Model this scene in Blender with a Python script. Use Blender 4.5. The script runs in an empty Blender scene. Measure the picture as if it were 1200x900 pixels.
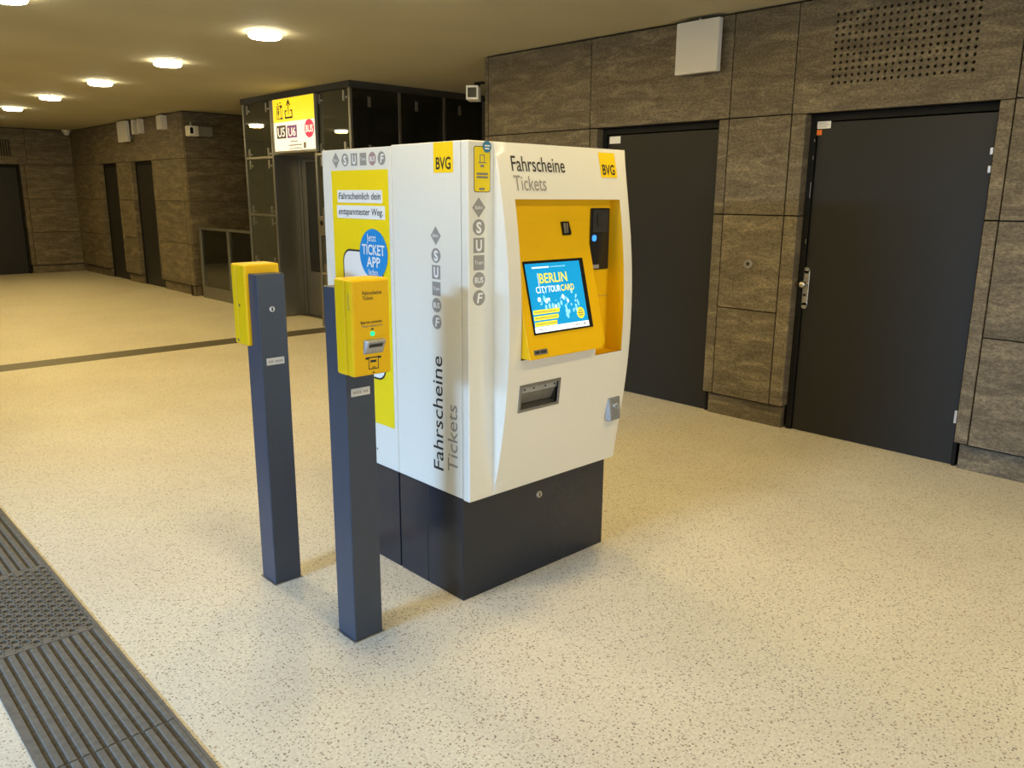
import bpy, bmesh, math, random
from mathutils import Vector, Matrix
random.seed(7)
SC = bpy.context.scene
COL = SC.collection
PI = math.pi

# ---------------------------------------------------------------- camera
YAW, PITCH, ROLL, FPX = 0.8154, -0.229, 0.007, 945.77
CAM = Vector((-1.906, -2.3012, 1.6))
fw = Vector((math.cos(PITCH)*math.cos(YAW), math.cos(PITCH)*math.sin(YAW), math.sin(PITCH)))
rt = Vector((math.sin(YAW), -math.cos(YAW), 0)); up = rt.cross(fw)
r2 = math.cos(ROLL)*rt + math.sin(ROLL)*up; u2 = -math.sin(ROLL)*rt + math.cos(ROLL)*up
cd = bpy.data.cameras.new('camera'); cam = bpy.data.objects.new('camera', cd); COL.objects.link(cam)
cam.matrix_world = Matrix(((r2.x, u2.x, -fw.x, CAM.x), (r2.y, u2.y, -fw.y, CAM.y), (r2.z, u2.z, -fw.z, CAM.z), (0, 0, 0, 1)))
cd.sensor_width = 36; cd.lens = FPX/1200*36; cd.clip_start = 0.05; cd.clip_end = 100
SC.camera = cam

# ---------------------------------------------------------------- light and exposure
EXPOSURE = 0.55
DAY_W, DAY_COL = 1000.0, (0.33, 0.60, 1.0)
DAY2_W, DAY2_COL = 34.0, (1.0, 0.84, 0.48)
LAMP_W, LAMP_COL, LENS_E = 12.5, (1.0, 0.69, 0.165), 26.0
SKY_COL, SKY_E = (0.62, 0.78, 1.0), 1.2
vs = SC.view_settings
SC.display_settings.display_device = 'sRGB'
vs.view_transform = 'Standard'; vs.look = 'None'; vs.exposure = EXPOSURE; vs.gamma = 1.0; vs.use_curve_mapping = False
w = bpy.data.worlds.new('sky'); SC.world = w; w.use_nodes = True
bg = w.node_tree.nodes['Background']; bg.inputs[0].default_value = (*SKY_COL, 1); bg.inputs[1].default_value = SKY_E

def area(name, loc, target, sx, sy, power, colour, shape='RECTANGLE', spread=PI):
    ld = bpy.data.lights.new(name, 'AREA'); ld.shape = shape; ld.size = sx
    if shape in ('RECTANGLE', 'ELLIPSE'): ld.size_y = sy
    ld.energy = power; ld.color = colour; ld.spread = spread
    lo = bpy.data.objects.new(name, ld); COL.objects.link(lo); lo.location = loc
    d = (Vector(target) - Vector(loc)).normalized()
    lo.rotation_euler = d.to_track_quat('-Z', 'Y').to_euler()
    return lo
area('daylight_entrance', (-9.0, 0.30, 3.35), (0.0, 0.1, 0.6), 2.0, 1.7, DAY_W, DAY_COL)
area('daylight_front', (0.5, -6.5, 1.45), (0.5, 0.0, 1.2), 7.0, 2.4, DAY2_W, DAY2_COL)

# ---------------------------------------------------------------- materials
def mat(name, col, rough=0.5, metal=0.0, noise=0.0, nscale=60.0, bump=0.0, spec=0.5, emit=0.0, coat=0.0):
    m = bpy.data.materials.new(name); m.use_nodes = True
    nt = m.node_tree; b = nt.nodes['Principled BSDF']
    b.inputs['Base Color'].default_value = (*col, 1); b.inputs['Roughness'].default_value = rough
    b.inputs['Metallic'].default_value = metal; b.inputs['Specular IOR Level'].default_value = spec
    b.inputs['Coat Weight'].default_value = coat
    if emit:
        b.inputs['Emission Color'].default_value = (*col, 1); b.inputs['Emission Strength'].default_value = emit
    if noise or bump:
        tc = nt.nodes.new('ShaderNodeTexCoord'); n = nt.nodes.new('ShaderNodeTexNoise')
        n.inputs['Scale'].default_value = nscale; n.inputs['Detail'].default_value = 3
        nt.links.new(tc.outputs['Object'], n.inputs['Vector'])
        if noise:
            rp = nt.nodes.new('ShaderNodeMapRange'); rp.inputs['From Min'].default_value = .3; rp.inputs['From Max'].default_value = .7
            rp.inputs['To Min'].default_value = 1-noise; rp.inputs['To Max'].default_value = 1+noise
            nt.links.new(n.outputs['Fac'], rp.inputs['Value'])
            vm = nt.nodes.new('ShaderNodeVectorMath'); vm.operation = 'SCALE'; vm.inputs[0].default_value = col
            nt.links.new(rp.outputs[0], vm.inputs['Scale']); nt.links.new(vm.outputs[0], b.inputs['Base Color'])
        if bump:
            bp = nt.nodes.new('ShaderNodeBump'); bp.inputs['Strength'].default_value = bump; bp.inputs['Distance'].default_value = .002
            nt.links.new(n.outputs['Fac'], bp.inputs['Height']); nt.links.new(bp.outputs[0], b.inputs['Normal'])
    return m

def nd(nt, kind, **kw):
    n = nt.nodes.new(kind)
    for k, v in kw.items():
        if k in n.inputs.keys(): n.inputs[k].default_value = v
        else: setattr(n, k, v)
    return n
def ramp(nt, stops, src):
    n = nt.nodes.new('ShaderNodeValToRGB'); e = n.color_ramp.elements
    e[0].position, e[0].color = stops[0][0], (*stops[0][1], 1); e[1].position, e[1].color = stops[1][0], (*stops[1][1], 1)
    for p, c in stops[2:]:
        x = e.new(p); x.color = (*c, 1)
    nt.links.new(src, n.inputs[0]); return n

def stone_mat(name, cols, bumpd=.004):
    m = bpy.data.materials.new(name); m.use_nodes = True; nt = m.node_tree; b = nt.nodes['Principled BSDF']; L = nt.links.new
    tc = nd(nt, 'ShaderNodeTexCoord'); at = nd(nt, 'ShaderNodeAttribute', attribute_name='seed')
    sh = nd(nt, 'ShaderNodeVectorMath', operation='MULTIPLY_ADD'); L(at.outputs['Fac'], sh.inputs[0]); sh.inputs[1].default_value = (37, 37, 37)
    L(tc.outputs['Object'], sh.inputs[2])
    sc = nd(nt, 'ShaderNodeVectorMath', operation='MULTIPLY'); L(sh.outputs[0], sc.inputs[0]); sc.inputs[1].default_value = (1.0, 1.0, 4.6)
    n1 = nd(nt, 'ShaderNodeTexNoise', Scale=3.0, Detail=9.0, Roughness=.68, Distortion=.9); L(sc.outputs[0], n1.inputs['Vector'])
    sc2 = nd(nt, 'ShaderNodeVectorMath', operation='MULTIPLY'); L(sh.outputs[0], sc2.inputs[0]); sc2.inputs[1].default_value = (1.0, 1.0, 1.8)
    n2 = nd(nt, 'ShaderNodeTexNoise', Scale=55.0, Detail=4.0, Roughness=.7); L(sc2.outputs[0], n2.inputs['Vector'])
    r1 = ramp(nt, cols, n1.outputs['Fac'])
    mr = nd(nt, 'ShaderNodeMapRange'); L(n2.outputs['Fac'], mr.inputs['Value'])
    for k, v in (('From Min', .3), ('From Max', .7), ('To Min', .45), ('To Max', 1.6)): mr.inputs[k].default_value = v
    m2 = nd(nt, 'ShaderNodeMapRange'); L(at.outputs['Fac'], m2.inputs['Value']); m2.inputs['To Min'].default_value = .9; m2.inputs['To Max'].default_value = 1.12
    mm = nd(nt, 'ShaderNodeMath', operation='MULTIPLY'); L(mr.outputs[0], mm.inputs[0]); L(m2.outputs[0], mm.inputs[1])
    vm = nd(nt, 'ShaderNodeVectorMath', operation='SCALE'); L(r1.outputs[0], vm.inputs[0]); L(mm.outputs[0], vm.inputs['Scale'])
    L(vm.outputs[0], b.inputs['Base Color']); b.inputs['Roughness'].default_value = .6
    ad = nd(nt, 'ShaderNodeMath', operation='ADD'); L(n1.outputs['Fac'], ad.inputs[0]); L(n2.outputs['Fac'], ad.inputs[1])
    bp = nd(nt, 'ShaderNodeBump', Strength=.5, Distance=bumpd); L(ad.outputs[0], bp.inputs['Height']); L(bp.outputs[0], b.inputs['Normal'])
    return m

def floor_mat():
    m = bpy.data.materials.new('terrazzo'); m.use_nodes = True; nt = m.node_tree; b = nt.nodes['Principled BSDF']; L = nt.links.new
    tc = nd(nt, 'ShaderNodeTexCoord')
    n1 = nd(nt, 'ShaderNodeTexNoise', Scale=1.1, Detail=5.0, Roughness=.6); L(tc.outputs['Object'], n1.inputs['Vector'])
    base = ramp(nt, [(.3, (.58, .535, .45)), (.7, (.67, .625, .54))], n1.outputs['Fac'])
    n2 = nd(nt, 'ShaderNodeTexNoise', Scale=95.0, Detail=3.0, Roughness=.7); L(tc.outputs['Object'], n2.inputs['Vector'])
    mr = nd(nt, 'ShaderNodeMapRange'); L(n2.outputs['Fac'], mr.inputs['Value'])
    for k, v in (('From Min', .3), ('From Max', .7), ('To Min', .80), ('To Max', 1.14)): mr.inputs[k].default_value = v
    vm = nd(nt, 'ShaderNodeVectorMath', operation='SCALE'); L(base.outputs[0], vm.inputs[0]); L(mr.outputs[0], vm.inputs['Scale'])
    last = vm.outputs[0]
    for scl, rad, thr, c in ((75.0, .32, .78, (.085, .07, .06)), (110.0, .38, .58, (.22, .185, .145)), (55.0, .32, .86, (.34, .25, .17))):
        v = nd(nt, 'ShaderNodeTexVoronoi', Scale=scl); L(tc.outputs['Object'], v.inputs['Vector'])
        sx = nd(nt, 'ShaderNodeSeparateColor'); L(v.outputs['Color'], sx.inputs[0])
        lt = nd(nt, 'ShaderNodeMapRange'); L(v.outputs['Distance'], lt.inputs['Value'])
        lt.inputs['From Min'].default_value = rad*.7; lt.inputs['From Max'].default_value = rad; lt.inputs['To Min'].default_value = .85; lt.inputs['To Max'].default_value = 0
        gt = nd(nt, 'ShaderNodeMath', operation='GREATER_THAN'); L(sx.outputs[0], gt.inputs[0]); gt.inputs[1].default_value = thr
        mu = nd(nt, 'ShaderNodeMath', operation='MULTIPLY'); L(lt.outputs[0], mu.inputs[0]); L(gt.outputs[0], mu.inputs[1])
        mx = nd(nt, 'ShaderNodeMix', data_type='RGBA'); L(mu.outputs[0], mx.inputs[0]); L(last, mx.inputs[6]); mx.inputs[7].default_value = (*c, 1)
        last = mx.outputs[2]
    L(last, b.inputs['Base Color']); b.inputs['Roughness'].default_value = .42; b.inputs['Specular IOR Level'].default_value = .35
    return m

def glass_mat(name, tint, trans, dark):
    m = bpy.data.materials.new(name); m.use_nodes = True; nt = m.node_tree; L = nt.links.new
    for n in list(nt.nodes):
        if n.type != 'OUTPUT_MATERIAL': nt.nodes.remove(n)
    out = [n for n in nt.nodes if n.type == 'OUTPUT_MATERIAL'][0]
    tr = nd(nt, 'ShaderNodeBsdfTransparent', Color=(*tint, 1)); df = nd(nt, 'ShaderNodeBsdfDiffuse', Color=(*dark, 1))
    m1 = nd(nt, 'ShaderNodeMixShader'); m1.inputs[0].default_value = trans; L(df.outputs[0], m1.inputs[1]); L(tr.outputs[0], m1.inputs[2])
    gl = nd(nt, 'ShaderNodeBsdfGlossy', Color=(.95, .97, .95, 1), Roughness=.015)
    fr = nd(nt, 'ShaderNodeFresnel', IOR=1.55)
    m2 = nd(nt, 'ShaderNodeMixShader'); L(fr.outputs[0], m2.inputs[0]); L(m1.outputs[0], m2.inputs[1]); L(gl.outputs[0], m2.inputs[2])
    L(m2.outputs[0], out.inputs[0]); return m

M = {}
M['stone'] = stone_mat('brown_travertine', [(.30, (.072, .056, .035)), (.70, (.225, .185, .120)), (.5, (.122, .098, .064))])
M['floor'] = floor_mat()
M['ceiling'] = mat('ceiling_paint', (.42, .385, .27), .8, noise=.05, nscale=1.5)
M['gap'] = mat('joint_dark', (.02, .017, .014), .9, noise=.1)
M['plain_wall'] = mat('plain_wall', (.42, .39, .33), .8, noise=.06, nscale=4)
M['strip'] = mat('floor_strip', (.085, .073, .055), .5, noise=.2, nscale=80)
M['door'] = mat('door_charcoal', (.017, .0165, .016), .45, noise=.12, nscale=200, spec=.3)
M['doorframe'] = mat('door_frame_black', (.008, .008, .008), .7, noise=.1, spec=.2)
M['steel'] = mat('brushed_steel', (.55, .53, .5), .32, 1.0, noise=.06, nscale=120)
M['satin'] = mat('satin_steel', (.30, .295, .285), .42, 1.0, noise=.08, nscale=90)
M['zinc'] = mat('zinc_grey', (.42, .43, .45), .4, .7, noise=.06, nscale=90)
M['white'] = mat('machine_white', (.79, .77, .70), .28, noise=.015, nscale=150, spec=.5, coat=.15)
M['plinth'] = mat('plinth_anthracite', (.015, .019, .030), .2, noise=.08, nscale=200, spec=.5)
M['post'] = mat('post_anthracite', (.040, .052, .080), .38, noise=.08, nscale=150, spec=.5)
M['yellow'] = mat('signal_yellow', (.80, .47, .001), .45, noise=.02, nscale=120, spec=.25)
M['yellow_box'] = mat('validator_yellow', (.84, .50, .001), .4, noise=.03, nscale=150, spec=.25)
M['poster'] = mat('poster_yellow', (.90, .68, .005), .4, noise=.01)
M['logo_yellow'] = mat('logo_yellow', (.93, .63, .005), .4, noise=.01)
M['ink'] = mat('black_ink', (.015, .014, .014), .5, noise=.05)
M['inkgrey'] = mat('grey_ink', (.20, .195, .185), .5, noise=.05)
M['picto'] = mat('pictogram_grey', (.30, .285, .27), .45, noise=.03)
M['pictopink'] = mat('pictogram_faded_red', (.36, .25, .25), .45, noise=.03)
M['paper'] = mat('print_white', (.85, .85, .85), .4, noise=.01)
M['blue'] = mat('print_blue', (.01, .26, .68), .4, noise=.02)
M['blue2'] = mat('sticker_blue', (.03, .20, .36), .4, noise=.02)
M['black'] = mat('black_plastic', (.012, .012, .013), .22, noise=.05, spec=.5)
M['flap'] = mat('smoked_flap', (.16, .15, .13), .25, noise=.1, nscale=40)
M['rubber'] = mat('dark_rubber', (.018, .017, .016), .7, noise=.2, nscale=100)
M['groove_shade'] = mat('tactile_groove_shade', (.078, .068, .054), .9, noise=.25, nscale=60, spec=.1)  # dark base paints in the shade of dimples and grooves
M['tactile'] = mat('tactile_grey', (.150, .136, .115), .8, noise=.16, nscale=40, bump=.2, spec=.2)
M['orange'] = mat('sticker_orange', (.85, .19, .01), .5, noise=.03)
M['camwhite'] = mat('camera_white', (.72, .70, .64), .4, noise=.02)
M['panelgrey'] = mat('panel_light_grey', (.62, .61, .60), .55, noise=.03, nscale=200)
M['screen_blue'] = mat('screen_blue', (.006, .27, .60), .2, noise=.03, emit=.50)
M['screen_white'] = mat('screen_white', (.80, .92, .95), .2, noise=.02, emit=.55)
M['screen_pale'] = mat('screen_pale', (.25, .62, .85), .2, noise=.02, emit=.55)
M['screen_yellow'] = mat('screen_yellow', (.90, .72, .03), .2, noise=.02, emit=.5)
M['led_green'] = mat('led_green', (.01, .72, .28), .3, noise=.02, emit=.8)
M['glow_blue'] = mat('glow_blue', (.04, .24, .95), .3, noise=.02, emit=1.0)  # self-lit blue standing in for a reflection on the card reader
M['sign_yellow'] = mat('sign_yellow', (.93, .68, .005), .3, noise=.02, emit=.62)
M['sign_white'] = mat('sign_white', (.92, .82, .70), .3, noise=.02, emit=.62)
M['sign_black'] = mat('sign_dark_brown', (.05, .02, .015), .35, noise=.02)
M['sign_purple'] = mat('sign_purple', (.20, .03, .22), .35, noise=.02, emit=.25)
M['sign_red'] = mat('sign_red', (.72, .01, .10), .35, noise=.02, emit=.4)
M['lens'] = mat('lamp_lens', (1.0, .90, .62), .3, noise=.005, emit=LENS_E)
M['cabinlight'] = mat('cabin_light', (.62, .68, .50), .3, noise=.02, emit=1.3)
M['glass_sheen'] = glass_mat('lift_glass_sheen', (.35, .37, .35), .30, (.075, .078, .066))  # greyer diffuse stands in for surroundings mirrored in the front panes
M['glassside'] = glass_mat('lift_glass_side', (.35, .37, .35), .45, (.012, .013, .012))  # same glass, near-black diffuse paints in the side's shade; also door window
M['glassclear'] = glass_mat('railing_glass', (.80, .84, .82), .85, (.04, .045, .04))
M['shaft'] = mat('shaft_dark', (.035, .036, .036), .6, noise=.2, nscale=3)

# ---------------------------------------------------------------- mesh helpers
ORG = {}
class MB:
    def __init__(s): s.v, s.f, s.seed, s.cur, s.sm = [], [], [], 0.0, []
    def add(s, vs_, fs, smooth=False):
        o = len(s.v); s.v += [tuple(p) for p in vs_]
        for f in fs: s.f.append([i+o for i in f]); s.seed.append(s.cur); s.sm.append(smooth)
    def box(s, x0, x1, y0, y1, z0, z1, b=0.0, M_=None):
        x0, x1 = min(x0, x1), max(x0, x1); y0, y1 = min(y0, y1), max(y0, y1); z0, z1 = min(z0, z1), max(z0, z1)
        bm = bmesh.new()
        bmesh.ops.create_cube(bm, size=1)
        for v in bm.verts: v.co = Vector(((x0+x1)/2+v.co.x*(x1-x0), (y0+y1)/2+v.co.y*(y1-y0), (z0+z1)/2+v.co.z*(z1-z0)))
        if b > 0:
            b = min(b, .45*min(x1-x0, y1-y0, z1-z0))
            bmesh.ops.bevel(bm, geom=bm.edges[:], offset=b, segments=3, profile=.5, affect='EDGES')
        s.bm(bm, M_)
    def bm(s, bm, M_=None, smooth=False):
        bm.verts.index_update()
        s.add([(M_ @ v.co if M_ else v.co.copy()) for v in bm.verts], [[v.index for v in f.verts] for f in bm.faces], smooth); bm.free()
    def poly(s, pts, mp, w0, w1):
        """outline (u,v) extruded from w0 to w1 along the surface normal of the map"""
        n = len(pts)
        a = sum(pts[i][0]*pts[(i+1) % n][1]-pts[(i+1) % n][0]*pts[i][1] for i in range(n))
        if a < 0: pts = pts[::-1]
        s.add([mp(u, v, w0) for u, v in pts]+[mp(u, v, w1) for u, v in pts],
              [list(range(n))[::-1], list(range(n, 2*n))]+[[i, (i+1) % n, n+(i+1) % n, n+i] for i in range(n)])
    def sheet(s, u0, u1, v0, v1, mp, w0, w1, nu=1, nv=1):
        """a rectangle that follows a curved surface"""
        for (wa, flip) in ((w0, True), (w1, False)):
            vs_ = [mp(u0+(u1-u0)*i/nu, v0+(v1-v0)*j/nv, wa) for j in range(nv+1) for i in range(nu+1)]
            fs = [[j*(nu+1)+i, j*(nu+1)+i+1, (j+1)*(nu+1)+i+1, (j+1)*(nu+1)+i] for j in range(nv) for i in range(nu)]
            s.add(vs_, [f[::-1] for f in fs] if flip else fs)
    def cyl(s, c, r, axis, l0, l1, n=24, r1=None, b=0.0):
        """cylinder about axis 'x','y','z' through c from l0 to l1 along that axis"""
        r1 = r if r1 is None else r1
        k = 'xyz'.index(axis); a, d = [(1, 2), (2, 0), (0, 1)][k]
        rings = [(l0, r), (l1, r1)] if not b else [(l0, r), (l1-b if l1 > l0 else l1+b, r1), (l1, r1-b)]
        vs_ = []
        for (l, rr) in rings:
            for i in range(n):
                p = [0, 0, 0]; p[k] = l; p[a] = c[a]+rr*math.cos(2*PI*i/n); p[d] = c[d]+rr*math.sin(2*PI*i/n); vs_.append(p)
        m = len(rings)
        fs = [[j*n+i, j*n+(i+1) % n, (j+1)*n+(i+1) % n, (j+1)*n+i] for j in range(m-1) for i in range(n)]
        s.add(vs_, fs, True); s.add(vs_, [list(range(n))[::-1], list(range((m-1)*n, m*n))])
    def holes(s, u0, u1, v0, v1, nu, nv, ru, rv, mp, depth, bottom, k=8):
        """a sheet with nu x nv round holes, walls going in by depth, bottoms optional"""
        cu, cv = (u1-u0)/nu, (v1-v0)/nv
        for i in range(nu):
            for j in range(nv):
                c0, c1 = u0+(i+.5)*cu, v0+(j+.5)*cv
                sq = []; ci = []
                for q in range(k):
                    t = 2*PI*(q+.5)/k if k == 4 else 2*PI*q/k
                    co, si = math.cos(t), math.sin(t); mmx = max(abs(co), abs(si))
                    sq.append((c0+co/mmx*cu/2, c1+si/mmx*cv/2)); ci.append((c0+co*ru, c1+si*rv))
                vs_ = [mp(a, b, 0) for a, b in sq]+[mp(a, b, 0) for a, b in ci]+[mp(a, b, -depth) for a, b in ci]
                fs = [[q, (q+1) % k, k+(q+1) % k, k+q] for q in range(k)]+[[k+q, k+(q+1) % k, 2*k+(q+1) % k, 2*k+q] for q in range(k)]
                if bottom: fs.append([2*k+q for q in range(k)])
                s.add(vs_, fs)
    def build(s, name, m, parent=None, bevel=0.0, fixn=True):
        me = bpy.data.meshes.new(name)
        org = ORG.get(parent.name, Vector((0, 0, 0))) if parent else Vector((0, 0, 0))
        me.from_pydata([Vector(p)-org for p in s.v], [], s.f); me.update()
        if any(s.seed):
            a = me.attributes.new('seed', 'FLOAT', 'FACE'); a.data.foreach_set('value', s.seed)
        me.polygons.foreach_set('use_smooth', s.sm)
        if fixn:
            bm = bmesh.new(); bm.from_mesh(me); bmesh.ops.recalc_face_normals(bm, faces=bm.faces); bm.to_mesh(me); bm.free()
        me.materials.append(M[m] if isinstance(m, str) else m)
        o = bpy.data.objects.new(name, me); COL.objects.link(o)
        if parent: o.parent = parent; ORG[o.name] = org
        if bevel:
            md = o.modifiers.new('bevel', 'BEVEL'); md.width = bevel; md.segments = 2; md.limit_method = 'ANGLE'; md.angle_limit = .6
        return o

def tag(o, label, cat, group=None):
    o['label'] = label; o['category'] = cat
    if group: o['group'] = group
    return o
def thing(name, loc, label, cat, group=None):
    o = bpy.data.objects.new(name, None); o.empty_display_size = .1; COL.objects.link(o); o.location = loc
    ORG[o.name] = Vector(loc); return tag(o, label, cat, group)
def struct(o): o['kind'] = 'structure'; return o
def copy_tree(o, parent=None):
    c = o.copy(); COL.objects.link(c)
    if parent: c.parent = parent
    for ch in list(o.children): copy_tree(ch, c)
    return c
def onebox(name, m, parent, *a, b=0.0):
    q = MB(); q.box(*a, b=b); return q.build(name, m, parent)

def circle(cu, cv, r, n=40, rv=None): return [(cu+r*math.cos(2*PI*i/n), cv+(rv or r)*math.sin(2*PI*i/n)) for i in range(n)]
def rrect(u0, u1, v0, v1, r, n=6):
    out = []
    for (cu, cv, a0) in ((u1-r, v0+r, -90), (u1-r, v1-r, 0), (u0+r, v1-r, 90), (u0+r, v0+r, 180)):
        out += [(cu+r*math.cos(math.radians(a0+90*i/n)), cv+r*math.sin(math.radians(a0+90*i/n))) for i in range(n+1)]
    return out
def rect(u0, u1, v0, v1): return [(u0, v0), (u1, v0), (u1, v1), (u0, v1)]

FONTS = {}
def lettering(lines, mp, m, parent, name='lettering', w0=.0004):
    """lines: (text, u0, v0, width, height, bold, slant) laid on a mapped surface; one mesh"""
    q = MB()
    for (body, u0, v0, width, height, bold, slant) in lines:
        cu = bpy.data.curves.new('letters', 'FONT'); cu.body = body; cu.size = 1; cu.offset = bold; cu.extrude = 0; cu.resolution_u = 3
        to = bpy.data.objects.new('letters', cu); COL.objects.link(to)
        dg = bpy.context.evaluated_depsgraph_get(); dg.update()
        me = bpy.data.meshes.new_from_object(to.evaluated_get(dg))
        xs = [v.co.x for v in me.vertices]; ys = [v.co.y for v in me.vertices]
        if xs:
            # heights are measured on the capitals / ascenders, so the baseline stays at v0
            top = max(ys); kx = width/(max(xs)-min(xs)); ky = height/top
            vs_ = [mp(u0+(v.co.x-min(xs))*kx+slant*v.co.y*ky, v0+v.co.y*ky, w0) for v in me.vertices]
            q.add(vs_, [list(p.vertices) for p in me.polygons])
        bpy.data.objects.remove(to); bpy.data.curves.remove(cu); bpy.data.meshes.remove(me)
    return q.build(name, m, parent, fixn=False)

# surface maps: (u right, v up, w out of the surface)
def map_left(x0):  return lambda u, v, w_: (x0-w_, -u, v)           # faces -X, u = -y
def map_up(x0):    return lambda u, v, w_: (x0-w_, v, u)            # faces -X, text runs upwards; u = z, v = y
def map_front(y0): return lambda u, v, w_: (u, y0-w_, v)            # faces -Y, u = x

# ================================================================ room shell
WX, H = 3.24, 2.827
YF, YR, XE = 16.32, 10.55, 6.2
q = MB(); q.box(-9, XE+.2, -8, YF+.4, -.12, 0); struct(q.build('floor', 'floor'))
q = MB(); q.box(-6.2, XE+.2, -6.2, YF+.4, H, H+.15); struct(q.build('ceiling', 'ceiling'))
q = MB(); q.box(-6.0, 3.2, 6.155, 6.482, 0, .0015); struct(q.build('trim_1', 'strip'))

def stone_panel(q, P, u0, u1, z0, z1, d0=0.0, d1=.03, b=.0025):
    q.cur = random.random()*.98+.01
    a = P(u0, z0, d0); c = P(u1, z1, d1)
    q.box(a[0], c[0], a[1], c[1], a[2], c[2], b=b)

ZL, ZA, ZB, ZT, ZBASE = 2.135, 1.482, .818, 2.812, .165
G = .0036
def stone_wall(name, side, P, u0, u1, doors, cuts, topcuts, thick=.2, grille=None):
    """doors: (d0,d1,sl,sr) openings with narrow jamb strips; cuts: vertical joints below the lintel line"""
    q = MB(); bk = MB()
    # the top row over everything
    tc = [u0]+sorted(topcuts)+[u1]
    for a, b_ in zip(tc, tc[1:]):
        if grille and a <= grille[0] < b_:
            g0, g1, h0, h1, nu, nv = grille
            for r in ((a+G, g0, ZL, ZT), (g1, b_-G, ZL, ZT), (g0, g1, ZL, h0), (g0, g1, h1, ZT)):
                q.cur = .37
                a_ = P(r[0], r[2], 0); c_ = P(r[1], r[3], .03); q.box(a_[0], c_[0], a_[1], c_[1], a_[2], c_[2])
            q.holes(g0, g1, h0, h1, nu, nv, .0098, .0098, lambda u, v, w_: P(u, v, -w_), .03, False)
        else: stone_panel(q, P, a+G, b_-G, ZL+G, ZT)
    # the columns between the doors
    edges = [u0]
    for d in sorted(doors): edges += [d[0], d[1]]
    edges.append(u1)
    base = MB()
    for a, b_ in zip(edges[0::2], edges[1::2]):
        cs = [a]+[c for c in sorted(cuts) if a < c < b_]+[b_]
        for k, (c0, c1) in enumerate(zip(cs, cs[1:])):
            narrow = (c1-c0) < .14
            isdoor = lambda e: any(abs(e-x) < 1e-6 for d in doors for x in (d[0], d[1]))
            dd = .11 if (isdoor(c0) or isdoor(c1)) else .03
            rows = [(ZBASE, ZA), (ZA, ZL)] if narrow else [(ZBASE, ZB), (ZB, ZA), (ZA, ZL)]
            for (z0, z1) in rows:
                stone_panel(q, P, c0+(0 if isdoor(c0) else G), c1-(0 if isdoor(c1) else G), z0+G, z1-G, 0, dd, b=.006 if narrow else .0025)
        base.cur = random.random()*.9+.05
        i0 = .045 if a != u0 else 0; i1 = .045 if b_ != u1 else 0
        n = max(1, round((b_-a)/.7)); xs = [a+.02*(a != u0)+(b_-a-.02*(a != u0)-.02*(b_ != u1))*i/n for i in range(n+1)]
        for c0, c1 in zip(xs, xs[1:]): stone_panel(base, P, c0+.001, c1-.001, 0, ZBASE-.012, .05, .11)
    w_ = struct(q.build(name, 'stone'))
    o = base.build('baseboard_'+side, 'stone'); struct(o)
    # dark backing behind the joints, with openings at the doors
    for a, b_ in zip(edges[0::2], edges[1::2]):
        A = P(a, 0, .031 if True else 0); B = P(b_, H, thick); i = .002
        for (lo, hi, z0, z1) in ((a+(.0 if a == u0 else .05), b_-(0 if b_ == u1 else .05), ZBASE-.012, H),):
            A = P(lo, z0, .031); B = P(hi, z1, thick); bk.box(A[0], B[0], A[1], B[1], A[2], B[2])
        A = P(a+(.0 if a == u0 else .05), 0, .109); B = P(b_-(0 if b_ == u1 else .05), ZBASE, thick); bk.box(A[0], B[0], A[1], B[1], A[2], B[2])
    for d in doors:
        A = P(d[0]-.05, ZL+.03, .031 if not grille else .06); B = P(d[1]+.05, H, thick); bk.box(A[0], B[0], A[1], B[1], A[2], B[2])
        A = P(d[0]-.05, ZL, .028); B = P(d[1]+.05, ZL+.03, .11); bk.box(A[0], B[0], A[1], B[1], A[2], B[2])
    A = P(u0, 0, thick-.03); B = P(u1, H, thick); bk.box(A[0], B[0], A[1], B[1], A[2], B[2])
    o = bk.build('joint_backing', 'gap', w_)
    return w_

def PR(u, z, d): return (WX+d, u, z)                 # walls facing -X
def PB(base): return lambda u, z, d: (u, base+d, z)  # walls facing -Y
stone_wall('wall_right', 'right', PR, -6.0, 3.555, [(-.73, .40), (1.05, 2.185)],
           [-3.4, -2.1, -.806, .50, .97, 2.265, 3.505], [-3.4, -2.1, -.806, .50, .97, 2.265, 3.505],
           grille=(-.59, .262, 2.283, 2.725, 21, 11))
stone_wall('wall_left_rear', 'left_rear', PR, YR, YF, [(11.955, 12.945), (13.715, 14.66)],
           [10.70, 11.875, 13.025, 13.635, 14.74], [10.70, 13.4, 14.9])
stone_wall('wall_far', 'far', PB(YF), -6.0, WX+.22, [(1.15, 2.28)], [-3.0, -1.0, 1.07, 2.36], [-3.0, -1.0, .9, 2.42])
stone_wall('wall_recess', 'recess', PB(YR-.032), WX+.001, XE, [], [4.6], [4.6])
q = MB(); q.box(-6.2, -6.0, -6.2, -1.25, 0, H); q.box(-6.2, -6.0, 1.40, YF+.2, 0, H); q.box(-6.2, -6.0, -1.25, 1.40, 2.52, H); struct(q.build('wall_left', 'plain_wall'))
q = MB(); q.box(-6.2, -3.2, -6.2, -6.0, 0, H); q.box(4.2, XE+.2, -6.2, -6.0, 0, H); q.box(-3.2, 4.2, -6.2, -6.0, 2.6, H); struct(q.build('wall_near', 'plain_wall'))
q = MB(); q.box(WX+.2, XE, 3.33, 3.53, 0, H); struct(q.build('wall_return', 'plain_wall'))
q = MB(); q.box(XE, XE+.2, 3.33, YR+.2, 0, H); struct(q.build('wall_corridor', 'plain_wall'))
q = MB(); q.box(WX+.2, XE, 8.6, YR, .001, .003); 

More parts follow.
